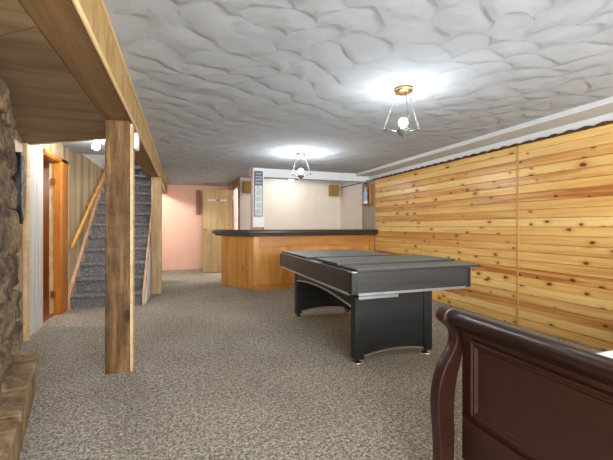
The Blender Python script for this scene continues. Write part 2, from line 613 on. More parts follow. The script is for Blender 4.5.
# wavy bark edge along the top of the boards
zig = []
y = 7.8
rs = random.Random(3)
ptop, pbot = [], []
k = 0
while y > YF + 0.02:
    a = 0.004 + 0.020 * abs(math.sin(k * 0.83)) * (1 if y < 6.2 else 0.2) + rs.uniform(0, 0.006)
    b = 0.006 + rs.uniform(0, 0.006)
    ptop.append((y, 2.083 + a))
    pbot.append((y, 2.083 - b))
    y -= 0.04
    k += 1
struct(MB().prism(ptop + pbot[::-1], 'X', XR - 0.032, XR - 0.001).build('trim_1', M_BARK), 'dark wavy bark edge along the top of the pine boards', 'trim')
# white duct casing along the right wall
struct(MB().box(3.36, XR - 0.001, YF + 0.01, 6.45, 2.175, CZ - 0.001).build('trim_2', M_SOFFITW, bevel=0.006), 'white boxed strip along the ceiling above the pine wall', 'trim')
# boxed header over the bar
struct(MB().box(1.18, XR - 0.001, 6.45, 6.68, 2.07, CZ - 0.001).build('trim_3', M_SOFFITW, bevel=0.005), 'white boxed header across the ceiling over the bar', 'trim')

# wall behind the bar
wb = MB().box(1.2, XR, 7.82, 7.90, 0, CZ).build('wall_bar', M_CREAM)
struct(wb, 'cream wall behind the bar', 'wall')
struct(MB().box(1.215, XR - 0.015, 7.795, 7.819, 2.185, CZ - 0.002).build('trim_4', M_SOFFITW), 'white strip at the top of the cream bar wall', 'trim')

# far pink wall
struct(MB().box(-1.7, XR, 9.75, 9.85, 0, CZ).build('wall_back', M_PINK), 'pink wall at the far end of the passage', 'wall')
# wall between passage and store room, with its door opening
wp = MB()
wp.box(1.2, 1.28, 7.90, 7.97, 0, CZ)
wp.box(1.2, 1.28, 8.84, 9.75, 0, CZ)
wp.box(1.2, 1.28, 7.97, 8.84, 2.06, CZ)
wpo = wp.build('wall_passage', M_WHITE)
struct(wpo, 'short wall with a doorway at the end of the bar', 'wall')
cs = MB()
cs.box(1.175, 1.199, 7.80, 7.985, 0, 2.04)
cs.box(1.175, 1.199, 8.80, 8.92, 0, 2.04)
cs.box(1.175, 1.199, 7.80, 8.92, 2.04, CZ - 0.004)
struct(cs.build('trim_5', M_ORANGED, bevel=0.004), 'brown wooden casing round the passage doorway', 'trim')
sr = MB()
sr.box(1.28, 3.4, 9.70, 9.74, 0, CZ)
sr.box(3.0, 3.04, 7.9, 9.7, 0, CZ)
struct(sr.build('wall_store', M_WHITE), 'white store room wall seen through the passage doorway', 'wall')

# open door hinged on the passage doorway, lying across the passage
dr = thing('door_1', 'pale birch door standing open across the passage before the pink wall', 'door', (1.17, 8.80, 0))
dr['kind'] = 'structure'
A, B = Vector((1.165, 8.80)), Vector((0.47, 8.93))
dd = (B - A)
dl = dd.length
ax = dd.normalized()
ay = Vector((-ax.y, ax.x))
mid = (A + B) / 2
MB().obox(mid, ax, ay, dl / 2, 0.02, 0.012, 2.04).build('leaf', M_DOOR, dr, bevel=0.003)
kn = A + ax * (dl - 0.06) + ay * 0.02
front = Vector((0, -1)) if True else ay
nrm = ay if ay.y < 0 else -ay
kb = A + ax * (dl - 0.065) + nrm * 0.02
MB().lathe([(0.028, 0), (0.028, 0.006), (0.012, 0.01), (0.012, 0.035), (0.026, 0.042), (0.03, 0.055), (0.022, 0.068), (0.0001, 0.072)],
           (0, 0, 0), 16, 'Y').v
hb = MB()
prof = [(0.028, 0), (0.028, -0.006), (0.012, -0.01), (0.012, -0.035), (0.026, -0.042), (0.03, -0.055), (0.022, -0.068), (0.0001, -0.072)]
hb.lathe(prof, (kb.x, kb.y, 1.06), 16, 'Y').build('door_knob', M_BRASS, dr)
for zz in (0.25, 1.02, 1.8):
    MB().tube([(1.172, 8.795, zz), (1.172, 8.795, zz + 0.09)], 0.008, 8).build('hinge', M_BRASS, dr)
hk = thing('hook_rack', 'white hook rack hung near the top of the open birch door', 'hook rack', (0.85, 8.83, 1.75))
hp = lambda s_, o_: A + ax * (dl * s_) + nrm * (0.02 + o_)
for s0, s1, m_ in ((0.20, 0.42, M_WPLASTIC), (0.42, 0.56, M_PEWTER), (0.56, 0.84, M_WPLASTIC)):
    a_, b_ = hp(s0, 0.006), hp(s1, 0.006)
    MB().obox((a_ + b_) / 2, ax, ay, (b_ - a_).length / 2, 0.005, 1.765, 1.80).build('plate', m_, hk)
for s0 in (0.28, 0.4, 0.52, 0.64, 0.76):
    p_ = hp(s0, 0.01)
    q_ = hp(s0, 0.05)
    MB().tube([(p_.x, p_.y, 1.78), (q_.x, q_.y, 1.765), (q_.x, q_.y, 1.785)], 0.005, 8).build('hook', M_WPLASTIC, hk)
tag(MB().box(0.335, 0.445, 9.70, 9.748, 1.46, 2.1).build('wall_strip', M_ORANGED, bevel=0.004),
    'narrow brown strip on the pink wall beside the open door', 'board')  # narrow brown upright strip on the pink wall

# wall behind the camera with the window added for the fill light
wf = MB()
wf.box(-1.0, WIN[0], YF - 0.1, YF, 0, CZ)
wf.box(WIN[1], XR, YF - 0.1, YF, 0, CZ)
wf.box(WIN[0], WIN[1], YF - 0.1, YF, 0, WIN[2])
wf.box(WIN[0], WIN[1], YF - 0.1, YF, WIN[3], CZ)
struct(wf.build('wall_front', M_CREAM), 'cream wall with an added window behind the viewer', 'wall')
wn_ = MB()
for a_, b_ in ((WIN[0], WIN[0] + 0.05), (WIN[1] - 0.05, WIN[1]), (0.8, 0.85), (2.05, 2.1)):
    wn_.box(a_, b_, YF - 0.06, YF + 0.02, WIN[2], WIN[3])
wn_.box(WIN[0], WIN[1], YF - 0.06, YF + 0.02, WIN[2], WIN[2] + 0.05)
wn_.box(WIN[0], WIN[1], YF - 0.06, YF + 0.02, WIN[3] - 0.05, WIN[3])
struct(wn_.build('added_window_1', M_WHITE), 'added white framed window for fill light behind the viewer', 'window')

# left walls
wl = lambda y: -0.395 - 0.26 * y         # the slanted fireplace wall in plan
sl = MB()
sl.prism([(-0.81, 1.6), (-1.5, 4.25), (-1.6, 4.25), (-0.91, 1.6)], 'Z', 0, CZ)
struct(MB().box(-0.91, -0.81, YF, 1.6, 0, CZ).build('wall_left_front', M_WALLPLANK), 'plank wall left of the viewer', 'wall')
struct(sl.build('wall_left', M_WALLPLANK, origin=(0, 0, 0)), 'weathered plank wall beside the stone fireplace', 'wall')
# pale corner post and white beadboard up to the doorway
struct(MB().box(-1.52, -1.46, 4.215, 4.29, 0, BZ - 0.002).build('trim_6', M_PALEWOOD, bevel=0.004), 'pale wooden corner strip left of the white boards', 'trim')
wbp = []
yy = 4.29
n_b = 5
bw = (4.775 - 4.29) / n_b
for i in range(n_b):
    wbp += [(-1.512, yy), (-1.5, yy + 0.006), (-1.5, yy + bw - 0.006)]
    yy += bw
wbp += [(-1.512, 4.775), (-1.565, 4.775), (-1.565, 4.29)]
struct(MB().prism(wbp, 'Z', 0, CZ - 0.002).build('wall_beadboard', M_WHITEPANEL), 'white vertical board wall between corner strip and doorway', 'wall')
st = MB()
st.box(-1.565, -1.5, 4.775, 5.36, 2.0, CZ - 0.002)
st.box(-1.565, -1.5, 5.36, 10.0, 0, CZ + 0.06)
struct(st.build('wall_stairs', M_WALLPLANK, origin=(0, 0, 0)), 'weathered plank wall along the stairs', 'wall')
# doorway to the side room
dj = MB()
dj.box(-1.566, -1.485, 5.345, 5.36, 0, 1.985)
dj.box(-1.566, -1.485, 4.775, 5.36, 1.97, 1.985)
dj.box(-1.4985, -1.475, 5.35, 5.60, 0, 2.03)
dj.box(-1.4985, -1.475, 4.76, 5.60, 1.985, 2.03)
struct(dj.build('trim_7', M_ORANGE, bevel=0.004), 'orange varnished casing of the doorway beside the stairs', 'trim')
struct(MB().box(-1.498, -1.48, 5.605, 5.66, 0, 2.03).build('trim_8', M_PALEWOOD, bevel=0.003), 'pale strip between the orange casing and the stair wall', 'trim')
sdoor = thing('door_2', 'door swung fully open inside the orange doorway, only its pale edge showing', 'door', (-1.60, 5.40, 0))
sdoor['kind'] = 'structure'
MB().box(-1.625, -1.575, 5.375, 5.98, 0.012, 1.96).build('leaf', M_PALEWOOD, sdoor, bevel=0.003)
for zz in (0.22, 1.67):
    MB().box(-1.60, -1.545, 5.334, 5.3445, zz, zz + 0.09).build('hinge', M_BRASS, sdoor)
# side room
rm = MB()
rm.box(-3.3, -3.22, 3.9, 7.0, 0, 2.1)
rm.box(-3.22, -1.57, 6.9, 7.0, 0, 2.1)
rm.box(-3.22, -1.57, 3.9, 4.0, 0, 2.1)
rm.box(-1.60, -1.57, 4.0, 4.77, 0, 2.1)
struct(rm.build('wall_side_room', M_ORANGED), 'orange wood walls of the room beyond the doorway', 'wall')
struct(MB().box(-3.3, -1.57, 3.9, 7.0, 2.1, 2.16).build('ceiling_side_room', M_ORANGED), 'orange wood ceiling beyond the doorway', 'ceiling')
struct(MB().box(-3.22, -1.56, 4.0, 6.9, 0.0, 0.008).build('floor_side_room', M_FLOORTILE), 'brown floor beyond the doorway', 'floor')
tub = thing('storage_chest', 'low white chest in the room beyond the orange doorway', 'chest', (-2.9, 6.3, 0))
MB().box(-3.15, -2.35, 6.1, 6.85, 0.05, 0.36).build('body', M_WPLASTIC, tub, bevel=0.02)
MB().box(-3.17, -2.33, 6.08, 6.87, 0.362, 0.40).build('lid', M_WPLASTIC, tub, bevel=0.012)
MB().box(-3.1, -2.4, 6.13, 6.82, 0.008, 0.05).build('base', M_DARKGAP, tub)

# stairwell above the ceiling
up = MB()
up.box(-1.62, -1.52, 6.0, 10.0, CZ + 0.06, 4.7)
up.box(-0.50, -0.42, 6.0, 10.0, CZ + 0.081, 4.7)
up.box(-1.52, -0.50, 9.86, 9.95, 2.6, 4.7)
up.box(-1.52, -0.50, 5.92, 6.0, CZ + 0.081, 4.7)
up.box(-1.62, -0.42, 5.92, 10.0, 4.7, 4.78)
up.box(-1.52, -0.50, 8.76, 9.85, 2.5, 2.6)
struct(up.build('wall_stairwell', M_WHITE), 'white upper walls of the stairwell', 'wall')

# plywood soffit left of the beam, boards laid on the diagonal
E0, E1 = Vector((-0.572, 3.68)), Vector((-1.52, 4.33))
sofp = [(-0.572, YF), (-0.572, E0.y), (E1.x, E1.y), (-1.5, 4.25), (-0.815, 1.62), (-0.815, YF)]
dirv = Vector((0.79, -0.60)).normalized()
nv = Vector((0.60, 0.79)).normalized()
offs = [-9, (Vector((-0.58, 1.76)).dot(nv)) - 1.25, Vector((-0.58, 1.76)).dot(nv), Vector((-0.54, 3.0)).dot(nv), Vector((-0.66, 3.74)).dot(nv) - 0.34, 9]
sf = MB()
for i in range(len(offs) - 1):
    pl = clip(sofp, nv * (offs[i] + 0.004), nv)
    if pl:
        pl = clip(pl, nv * (offs[i + 1] - 0.004), -nv)
    if len(pl) > 2:
        sf.prism(pl, 'Z', BZ, BZ + 0.015)
sof = sf.build('trim_9', M_PLY, origin=(0, 0, BZ))
struct(sof, 'plywood boarded lower ceiling left of the beam', 'trim')
MB().prism(sofp, 'Z', BZ + 0.015, BZ + 0.03).build('seam_backing', M_DARKGAP, sof)
fas = Vector((E1.x - E0.x, E1.y - E0.y)).normalized()
fn = Vector((-fas.y, fas.x))
if fn.y < 0:
    fn = -fn
struct(MB().obox((E0 + E1) / 2 + fn * 0.01, fas, fn, (E1 - E0).length / 2 - 0.01, 0.009, BZ - 0.006, CZ - 0.002).build('trim_10', M_PALEWOOD), 'pale board closing the end of the lower plywood ceiling', 'trim')

# ------------------------------------------------------------------ beam and posts
bmx0, bmx1 = -0.566, -0.37
beam = MB().prism([(bmx0, YF), (bmx1 - 0.018, YF), (bmx1 - 0.018, 9.745), (-0.50, 9.745), (-0.50, 7.2), (bmx0, 7.2)], 'Z', BZ, CZ - 0.001).build('beam', M_BEAM, origin=(-0.46, 0, BZ))
struct(beam, 'long boxed wooden beam carried by the posts', 'beam')
MB().box(bmx1 - 0.018, bmx1, YF, 9.745, BZ + 0.012, CZ - 0.02).build('face_board', M_BEAMF, beam)
MB().tube([(bmx1 - 0.006, YF, BZ + 0.006), (bmx1 - 0.006, 9.745, BZ + 0.006)], 0.012, 8).build('lower_trim', M_PALEWOOD, beam)
MB().box(bmx1, bmx1 + 0.014, YF, 9.745, CZ - 0.03, CZ - 0.001).build('upper_trim', M_PALEWOOD, beam)

post = thing('support_post', 'dark stained square wooden post standing alone in front of the stairs', 'post', (-0.465, 3.135, 0))
MB().box(-0.565, -0.392, 3.07, 3.19, 0, BZ - 0.003).build('shaft', M_ROUGH, post, bevel=0.005)
MB().box(-0.391, -0.372, 3.072, 3.188, 0.0, BZ - 0.02).build('side_board', M_PALEWOOD, post, bevel=0.003)
post2 = thing('support_post', 'paler rough wooden post at the right foot of the stairs', 'post', (-0.405, 6.48, 0))
MB().box(-0.50, -0.337, 6.42, 6.56, 0, BZ - 0.003).build('shaft', M_ROUGHP, post2, bevel=0.008)
ch = thing('door_chime', 'white rounded chime box high on the side of the dark post', 'chime', (-0.36, 3.13, 1.80))
MB().box(-0.371, -0.335, 3.09, 3.19, 1.765, 1.90).build('case', M_WPLASTIC, ch, bevel=0.014, seg=3)
MB().box(-0.336, -0.332, 3.115, 3.165, 1.795, 1.87).build('cover', M_WHITE, ch, bevel=0.002)

# ------------------------------------------------------------------ fireplace and hearth
fp = thing('fireplace', 'rugged dark stone fireplace rising from the hearth on the left', 'fireplace', (-1.0, 2.2, 0))
rsn = random.Random(11)
def rock(c, sx, sy, sz, seed):
    """one rough stone: a displaced rounded box"""
    bm = bmesh.new()
    bmesh.ops.create_cube(bm, size=1.0)
    bmesh.ops.subdivide_edges(bm, edges=bm.edges[:], cuts=6, use_grid_fill=True)
    r_ = random.Random(seed)
    ph = [r_.uniform(0, 6.28) for _ in range(9)]
    for v in bm.verts:
        p = v.co * 2
        l = (abs(p.x) ** 5 + abs(p.y) ** 5 + abs(p.z) ** 5) ** (1 / 5)
        p = p / l
        d = 1 + 0.07 * math.sin(3.1 * p.x + ph[0] + 2 * p.z) + 0.06 * math.sin(4.7 * p.y + ph[1] - 3 * p.x) + 0.06 * math.sin(5.3 * p.z + ph[2] + 2 * p.y) + 0.035 * math.sin(11 * p.z + 7 * p.x + ph[3]) + 0.03 * math.sin(13 * p.y - 9 * p.z + ph[4])
        v.co = p * d * 0.5
        v.co = Vector([max(-0.5, min(0.5, q)) for q in v.co])
    vs_ = [(c[0] + v.co.x * sx, c[1] + v.co.y * sy, c[2] + v.co.z * sz) for v in bm.verts]
    fs = [[v.index for v in f.verts] for f in bm.faces]
    bm.free()
    return vs_, fs
core = MB()
core.prism([(wl(1.65) + 0.003, 1.65), (wl(1.65) + 0.03, 1.65), (wl(2.88) + 0.03, 2.88), (wl(2.88) + 0.003, 2.88)], 'Z', 0.286, BZ - 0.002)
core.build('mortar_core', M_STONE, fp)
z = 0.286
row = 0
while z < BZ - 0.06:
    h = min(rsn.uniform(0.17, 0.30), BZ - 0.004 - z)
    yb = 2.955 - rsn.uniform(0, 0.05)
    while yb > 1.95:
        wd = rsn.uniform(0.22, 0.42)
        yc = yb - wd / 2
        vs_, fs = rock((wl(yc) + 0.036 - 0.012 * (z > 1.2), yc, z + h / 2), 0.064 + rsn.uniform(0, 0.02), wd * 0.98, h * 0.98, rsn.random())
        MB().add(vs_, fs, True).build('stone', M_STONE, fp)
        yb -= wd
    z += h
    row += 1

he = thing('hearth', 'raised stone hearth ledge along the fireplace with flat capstones', 'hearth', (-0.9, 2.1, 0))
hx = lambda y: -0.955 + (2.9 - y) * 0.2466        # front edge
body = [(hx(2.9), 2.90), (hx(1.2), 1.2), (hx(1.2) - 0.24, 1.2), (wl(2.9) + 0.003, 2.92)]
MB().prism(body, 'Z', 0, 0.225).build('base', M_HEARTH, he, bevel=0.01)
caps = [2.935, 2.66, 2.30, 1.98, 1.60, 1.18]
for i in range(5):
    a_, b_ = caps[i] - 0.007, caps[i + 1] + 0.007
    sk = rsn.uniform(-0.012, 0.012)
    pl = [(hx(a_) + 0.018, a_ + sk), (hx((a_ + b_) / 2) + 0.018 + rsn.uniform(-.006, .006), (a_ + b_) / 2), (hx(b_) + 0.018, b_ + sk * .5), (wl(b_) + 0.03 - (0.13 if b_ < 1.7 else 0.0) * 0, b_), (wl(a_) + 0.03, a_)]
    MB().prism(pl, 'Z', 0.226, 0.268 + rsn.uniform(-0.004, 0.006)).build('capstone', M_HEARTH, he, bevel=0.01, seg=2)

# oval slab hung on the slanted wall
cy = 3.52
ux = Vector((-0.26, 1)).normalized()              # along the wall
un = Vector((1, 0.26)).normalized()               # out of the wall
oc = thing('wood_slab_plaque', 'dark edged oval wood slab hung on the plank wall beyond the fireplace', 'plaque', (wl(cy), cy, 1.2))
def slab(d0, d1, rw, rh, zc, seed=0):
    mb = MB()
    n = 40
    ring = []
    for k_ in range(n):
        a = 2 * PI * k_ / n
        w_ = 1 + 0.04 * math.sin(3 * a + 1) + 0.03 * math.sin(7 * a)
        ring.append((rw * w_ * math.cos(a), zc + rh * w_ * math.sin(a)))
    o = len(mb.v)
    for d in (d0, d1):
        for u, zz in ring:
            mb.v.append((wl(cy) + ux.x * u + un.x * d, cy + ux.y * u + un.y * d, zz))
    for k_ in range(n):
        l = (k_ + 1) % n
        mb.f.append([k_, l, n + l, n + k_]); mb.sm.append(True)
    mb.f.append(list(range(n))[::-1]); mb.f.append(list(range(n, 2 * n)))
    mb.sm += [False, False]
    return mb
slab(0.004, 0.06, 0.17, 0.29, 1.47).build('slab', M_SCREEN, oc, bevel=0.006)
slab(0.0605, 0.068, 0.145, 0.262, 1.47).build('face', M_SLABFACE, oc)

# ------------------------------------------------------------------ stairs
stair = thing('staircase', 'grey carpeted staircase rising behind the dark wooden post', 'staircase', (-1.0, 5.66, 0))
SY, RUN, RISE, NST = 5.66, 0.237, 0.2, 13
SX0, SX1 = -1.452, -0.555
for i in range(NST):
    y0 = SY + RUN * i
    z1 = RISE * (i + 1)
    z0 = RISE * i
    nose = [(y0 - 0.048 + 0.024 * (1 - math.cos(t)), z1 - 0.025 - 0.0 + 0.024 * math.sin(t)) for t in [PI / 2 * q / 4 for q in range(5)]]
    pr = [(y0 + RUN + 0.0, z0 - 0.02 if i else 0.0), (y0, z0 - 0.02 if i else 0.0), (y0, z1 - 0.062), (y0 - 0.035, z1 - 0.058), (y0 - 0.048, z1 - 0.042)] + nose + [(y0 + RUN - 0.001, z1 - 0.001)]
    MB().prism(pr, 'X', SX0 + (0.0), SX1).build('step', M_STAIRCARPET, stair)
yt = SY + RUN * NST
slope = RISE / RUN
def sline(y, off):
    return RISE + (y - SY) * slope + off
for xa, xb in ((-1.4985, -1.453), (-0.554, -0.520)):
    pr = [(SY - 0.06, 0), (SY - 0.06, 0.11), (SY - 0.02, sline(SY - 0.02, 0.04)), (yt - 0.4, sline(yt - 0.4, 0.04)), (yt - 0.4, sline(yt - 0.4, -0.24)), (SY + 0.12, 0)]
    MB().prism(pr, 'X', xa, xb).build('stringer', M_STRINGER, stair, bevel=0.004)
MB().prism([(SY + 0.02, 0), (SY + 0.02, 0.10), (yt - 0.5, sline(yt - 0.5, -0.02)), (yt - 0.5, 0)], 'X', -0.519, -0.505).build('side_panel', M_WHITE, stair)

hr = thing('handrail', 'orange wooden handrail on brackets along the stair wall', 'handrail', (-1.43, 6.6, 0.8))
h0, h1 = Vector((-1.43, 5.58, 0.85)), Vector((-1.43, 8.2, 2.46))
MB().tube([h0, h0.lerp(h1, 0.02), h0.lerp(h1, 0.5), h1], [0.02, 0.025, 0.025, 0.025], 12).build('rail', M_HANDRAIL, hr)
for t in (0.05, 0.42, 0.8):
    p = h0.lerp(h1, t)
    MB().tube([(p.x, p.y, p.z - 0.02), (p.x - 0.01, p.y, p.z - 0.06), (-1.497, p.y, p.z - 0.08)], 0.008, 8).lathe(
        [(0.026, 0), (0.026, 0.006)], (-1.4985, p.y, p.z - 0.08), 12, 'X').build('bracket', M_SCREEN, hr)

# ------------------------------------------------------------------ bar
bar = thing('bar_counter', 'orange oak home bar with an angled end and dark padded top', 'bar', (2.1, 6.4, 0))
MB().prism([(0.74, 6.94), (1.21, 6.225), (3.64, 6.225), (3.64, 6.60), (1.45, 6.60), (1.08, 7.16)], 'Z', 0.0, 0.965).build('carcass', M_BAR, bar)
# angled end panels
a0, a1 = Vector((0.715, 6.94)), Vector((1.195, 6.21))
adir = (a1 - a0).normalized()
an = Vector((adir.y, -adir.x))
if an.y > 0:
    an = -an
ln = (a1 - a0).length
for s0, s1 in ((0.0, 0.52), (0.525, 1.0)):
    c_ = a0 + adir * (ln * (s0 + s1) / 2) + an * 0.0
    MB().obox(c_, adir, an, ln * (s1 - s0) / 2 - 0.002, 0.010, 0.012, 0.955).build('end_panel', M_BAR, bar, bevel=0.003)
MB().box(1.19, 1.30, 6.185, 6.223, 0.0, 0.955).build('corner_post', M_BAR, bar, bevel=0.004)
MB().box(3.54, 3.635, 6.185, 6.223, 0.0, 0.955).build('corner_post', M_BARX, bar, bevel=0.004)
MB().box(1.302, 3.538, 6.195, 6.223, 0.77, 0.955).build('upper_rail', M_BARX, bar, bevel=0.003)  # darker oak puts the shade of the counter overhang into the colour
MB().box(1.302, 3.538, 6.205, 6.224, 0.10, 0.768).build('front_panel', M_BAR, bar)
MB().box(1.18, 3.538, 6.170, 6.204, 0.0, 0.098).build('kick_board', M_BARX, bar, bevel=0.003)
top = MB().prism([(0.60, 7.12), (0.60, 7.0), (1.10, 6.13), (3.645, 6.13), (3.645, 6.69), (1.52, 6.69), (1.12, 7.28)], 'Z', 0.968, 1.045)
top.build('counter_top', M_COUNTER, bar, bevel=0.02, seg=3)
MB().tube([(0.585, 7.12, 1.04), (0.60, 6.98, 1.04), (1.085, 6.115, 1.04), (1.11, 6.10, 1.04), (3.645, 6.10, 1.04)], 0.045, 14).build('padded_edge', M_COUNTER, bar)

pil = thing('bar_pillar', 'white pillar with a brown side rising from the bar counter', 'pillar', (1.31, 6.5, 1.05))
MB().box(1.225, 1.435, 6.42, 6.447, 1.13, CZ - 0.003).build('face_board', M_WHITE, pil, bevel=0.003)
MB().box(1.225, 1.435, 6.42, 6.447, 1.05, 1.129).build('foot_block', M_ORANGED, pil, bevel=0.003)
MB().box(1.19, 1.224, 6.41, 6.446, 1.05, CZ - 0.003).build('side_trim', M_ORANGED, pil, bevel=0.003)

sign = thing('bar_sign', 'tall narrow sign, navy above pale scrollwork, hung on the bar pillar', 'sign', (1.325, 6.41, 1.33))
MB().box(1.243, 1.408, 6.392, 6.409, 1.325, 2.17).build('board', M_SIGNFRAME, sign, bevel=0.004)
MB().box(1.258, 1.393, 6.388, 6.3915, 1.90, 2.155).build('upper_face', M_NAVY, sign)
MB().box(1.258, 1.393, 6.388, 6.3915, 1.342, 1.895).build('lower_face', M_PALESIGN, sign)
rl = random.Random(5)
for zz, wds in ((2.115, 3), (2.06, 4), (2.005, 3), (1.945, 4)):
    x = 1.272
    lt = MB()
    while x < 1.378:
        w_ = rl.uniform(0.012, 0.024)
        pts = [(x + w_ * q / 5, 6.3865, zz + 0.013 * math.sin(q * 1.9 + x * 90)) for q in range(6)]
        lt.tube(pts, 0.0028, 6)
        x += w_ + 0.006
    lt.build('lettering', M_SIGNWHITE, sign)
sc_ = MB()
for i, zc in enumerate((1.41, 1.53, 1.65, 1.77, 1.86)):
    r0 = 0.045 if i < 4 else 0.022
    xo = 1.325 + (0.010 if i % 2 else -0.010)
    pts = [(xo + r0 * (1 - 0.7 * t / 24) * math.cos(t * 0.5 + i), 6.3865, zc + r0 * (1 - 0.7 * t / 24) * math.sin(t * 0.5 + i)) for t in range(25)]
    sc_.tube(pts, 0.0035, 6)
sc_.build('scrollwork', M_SIGNLINE, sign)

# speakers in the upper corners of the bar wall
spk = thing('speaker', 'small wooden speaker high on the cream wall left of the bar pillar', 'speaker', (1.36, 7.70, 1.88), 'wooden speakers above the bar')
MB().box(1.25, 1.47, 7.65, 7.794, 1.88, 2.14).build('cabinet', M_SPEAKER, spk, bevel=0.004)
MB().box(1.27, 1.45, 7.640, 7.649, 1.90, 2.12).build('grille_cloth', M_SPEAKCLOTH, spk, bevel=0.004)
MB().box(1.33, 1.39, 7.794, 7.8185, 1.95, 2.05).build('bracket', M_SCREEN, spk)
spk2 = dup(spk, (3.44, 7.70, 1.87), 'small wooden speaker in the right corner above the bar', 'wooden speakers above the bar')

# plaque with a figure on the grey planks
pq = thing('wall_plaque', 'brown wooden plaque holding a pale blue figure on the grey planks', 'plaque', (3.6, 6.38, 1.58))
MB().box(3.605, 3.649, 6.26, 6.50, 1.60, 2.0).build('back_board', M_ORANGED, pq, bevel=0.004)
MB().box(3.55, 3.604, 6.24, 6.52, 1.575, 1.605).build('shelf', M_ORANGED, pq, bevel=0.004)
MB().box(3.565, 3.604, 6.25, 6.268, 1.606, 2.0).build('side_strip', M_SPEAKER, pq, bevel=0.002)
fx, fy = 3.565, 6.40
MB().lathe([(0.045, 1.607), (0.05, 1.64), (0.035, 1.72), (0.042, 1.78), (0.05, 1.82), (0.03, 1.86), (0.014, 1.875), (0.026, 1.90), (0.028, 1.925), (0.014, 1.95), (0.0001, 1.955)],
           (fx, fy, 0), 18).tube([(fx, fy - 0.045, 1.82), (fx - 0.03, fy - 0.07, 1.76), (fx - 0.05, fy - 0.03, 1.73)], 0.013, 8).tube(
    [(fx, fy + 0.045, 1.82), (fx - 0.02, fy + 0.075, 1.76), (fx - 0.04, fy + 0.04, 1.72)], 0.013, 8).build('figure', M_FIGURE, pq)
MB().lathe([(0.052, 1.61), (0.055, 1.65), (0.05, 1.66)], (fx - 0.002, fy, 0), 18).build('figure_base', M_FIGUREW, pq)
MB().tube([(3.60, 6.40, 2.0), (3.575, 6.40, 2.04), (3.58, 6.40, 2.08), (3.61, 6.40, 2.085)], 0.012, 8).tube([(3.58, 6.40, 2.04), (3.57, 6.46, 2.03), (3.575, 6.47, 2.0)], 0.01, 8).build('hook', M_SCREEN, pq)

# ------------------------------------------------------------------ pool table
PX, PY = 1.795, 3.44
pt = thing('pool_table', 'black pool table with silver trim in the middle of the carpet', 'pool table', (PX, PY, 0))
TX0, TX1, TY0, TY1 = 1.215, 2.375, 2.40, 4.48
ZB, ZT = 0.625, 0.795
t_ = 0.045
MB().box(TX0, TX0 + t_, TY0 + 0.05, TY1 - 0.05, ZB, ZT).build('side_apron', M_CHARCOAL, pt, bevel=0.004)
MB().box(TX1 - t_, TX1, TY0 + 0.05, TY1 - 0.05, ZB, ZT).build('side_apron', M_CHARCOAL, pt, bevel=0.004)
MB().box(TX0 + 0.05, TX1 - 0.05, TY0, TY0 + t_, ZB, ZT).build('end_apron', M_CHARCOAL, pt, bevel=0.004)
MB().box(TX0 + 0.05, TX1 - 0.05, TY1 - t_, TY1, ZB, ZT).build('end_apron', M_CHARCOAL, pt, bevel=0.004)
for x_, y_, sx, sy in ((TX0, TY0, 1, 1), (TX1, TY0, -1, 1), (TX0, TY1, 1, -1), (TX1, TY1, -1, -1)):
    q = [(x_, y_ + sy * 0.055), (x_, y_ + sy * 0.02), (x_ + sx * 0.006, y_ + sy * 0.006), (x_ + sx * 0.02, y_), (x_ + sx * 0.055, y_), (x_ + sx * 0.055, y_ + sy * 0.055)]
    q = [(u + (-sx) * 0.004, w + (-sy) * 0.004) for u, w in q]
    cp = MB().prism(q, 'Z', ZB - 0.004, ZT - 0.008).build('corner_block', M_BLACK, pt, bevel=0.004)
    MB().prism(q, 'Z', ZT - 0.0075, ZT + 0.008).build('corner_cap', M_CHROME, cp, bevel=0.003)
# silver lines under the apron
MB().box(TX0 - 0.003, TX0 + 0.02, TY0 + 0.06, TY1 - 0.06, ZB - 0.014, ZB + 0.006).build('lower_trim', M_SILVER, pt)
MB().box(TX1 - 0.02, TX1 + 0.003, TY0 + 0.06, TY1 - 0.06, ZB - 0.014, ZB + 0.006).build('lower_trim', M_SILVER, pt)
MB().box(TX0 + 0.06, TX1 - 0.06, TY0 - 0.003, TY0 + 0.02, ZB - 0.014, ZB + 0.006).build('lower_trim', M_SILVER, pt)
MB().box(TX0 + 0.001, TX0 + 0.016, TY0 + 0.06, TY1 - 0.06, ZT + 0.0005, ZT + 0.007).build('upper_trim', M_SILVER, pt)
MB().box(TX1 - 0.016, TX1 - 0.001, TY0 + 0.06, TY1 - 0.06, ZT + 0.0005, ZT + 0.007).build('upper_trim', M_SILVER, pt)
# top rails, cushions and cloth bed
rr = MB()
rr.box(TX0 + 0.018, TX0 + 0.11, TY0 + 0.06, TY1 - 0.06, ZT - 0.03, ZT + 0.004)
rr.box(TX1 - 0.11, TX1 - 0.018, TY0 + 0.06, TY1 - 0.06, ZT - 0.03, ZT + 0.004)
rr.box(TX0 + 0.06, TX1 - 0.06, TY0 + 0.004, TY0 + 0.11, ZT - 0.03, ZT + 0.004)
rr.box(TX0 + 0.06, TX1 - 0.06, TY1 - 0.11, TY1 - 0.004, ZT - 0.03, ZT + 0.004)
rr.build('rail_top', M_BLACKWOOD, pt, bevel=0.004)
cu = MB()
cu.prism([(TX0 + 0.11, ZT + 0.003), (TX0 + 0.155, ZT - 0.004), (TX0 + 0.13, ZT - 0.05), (TX0 + 0.11, ZT - 0.05)], 'Y', TY0 + 0.17, TY1 - 0.17)
cu.prism([(TX1 - 0.11, ZT + 0.003), (TX1 - 0.155, ZT - 0.004), (TX1 - 0.13, ZT - 0.05), (TX1 - 0.11, ZT - 0.05)], 'Y', TY0 + 0.17, TY1 - 0.17)
cu.box(TX0 + 0.17, TX1 - 0.17, TY0 + 0.11, TY0 + 0.15, ZT - 0.05, ZT + 0.002)
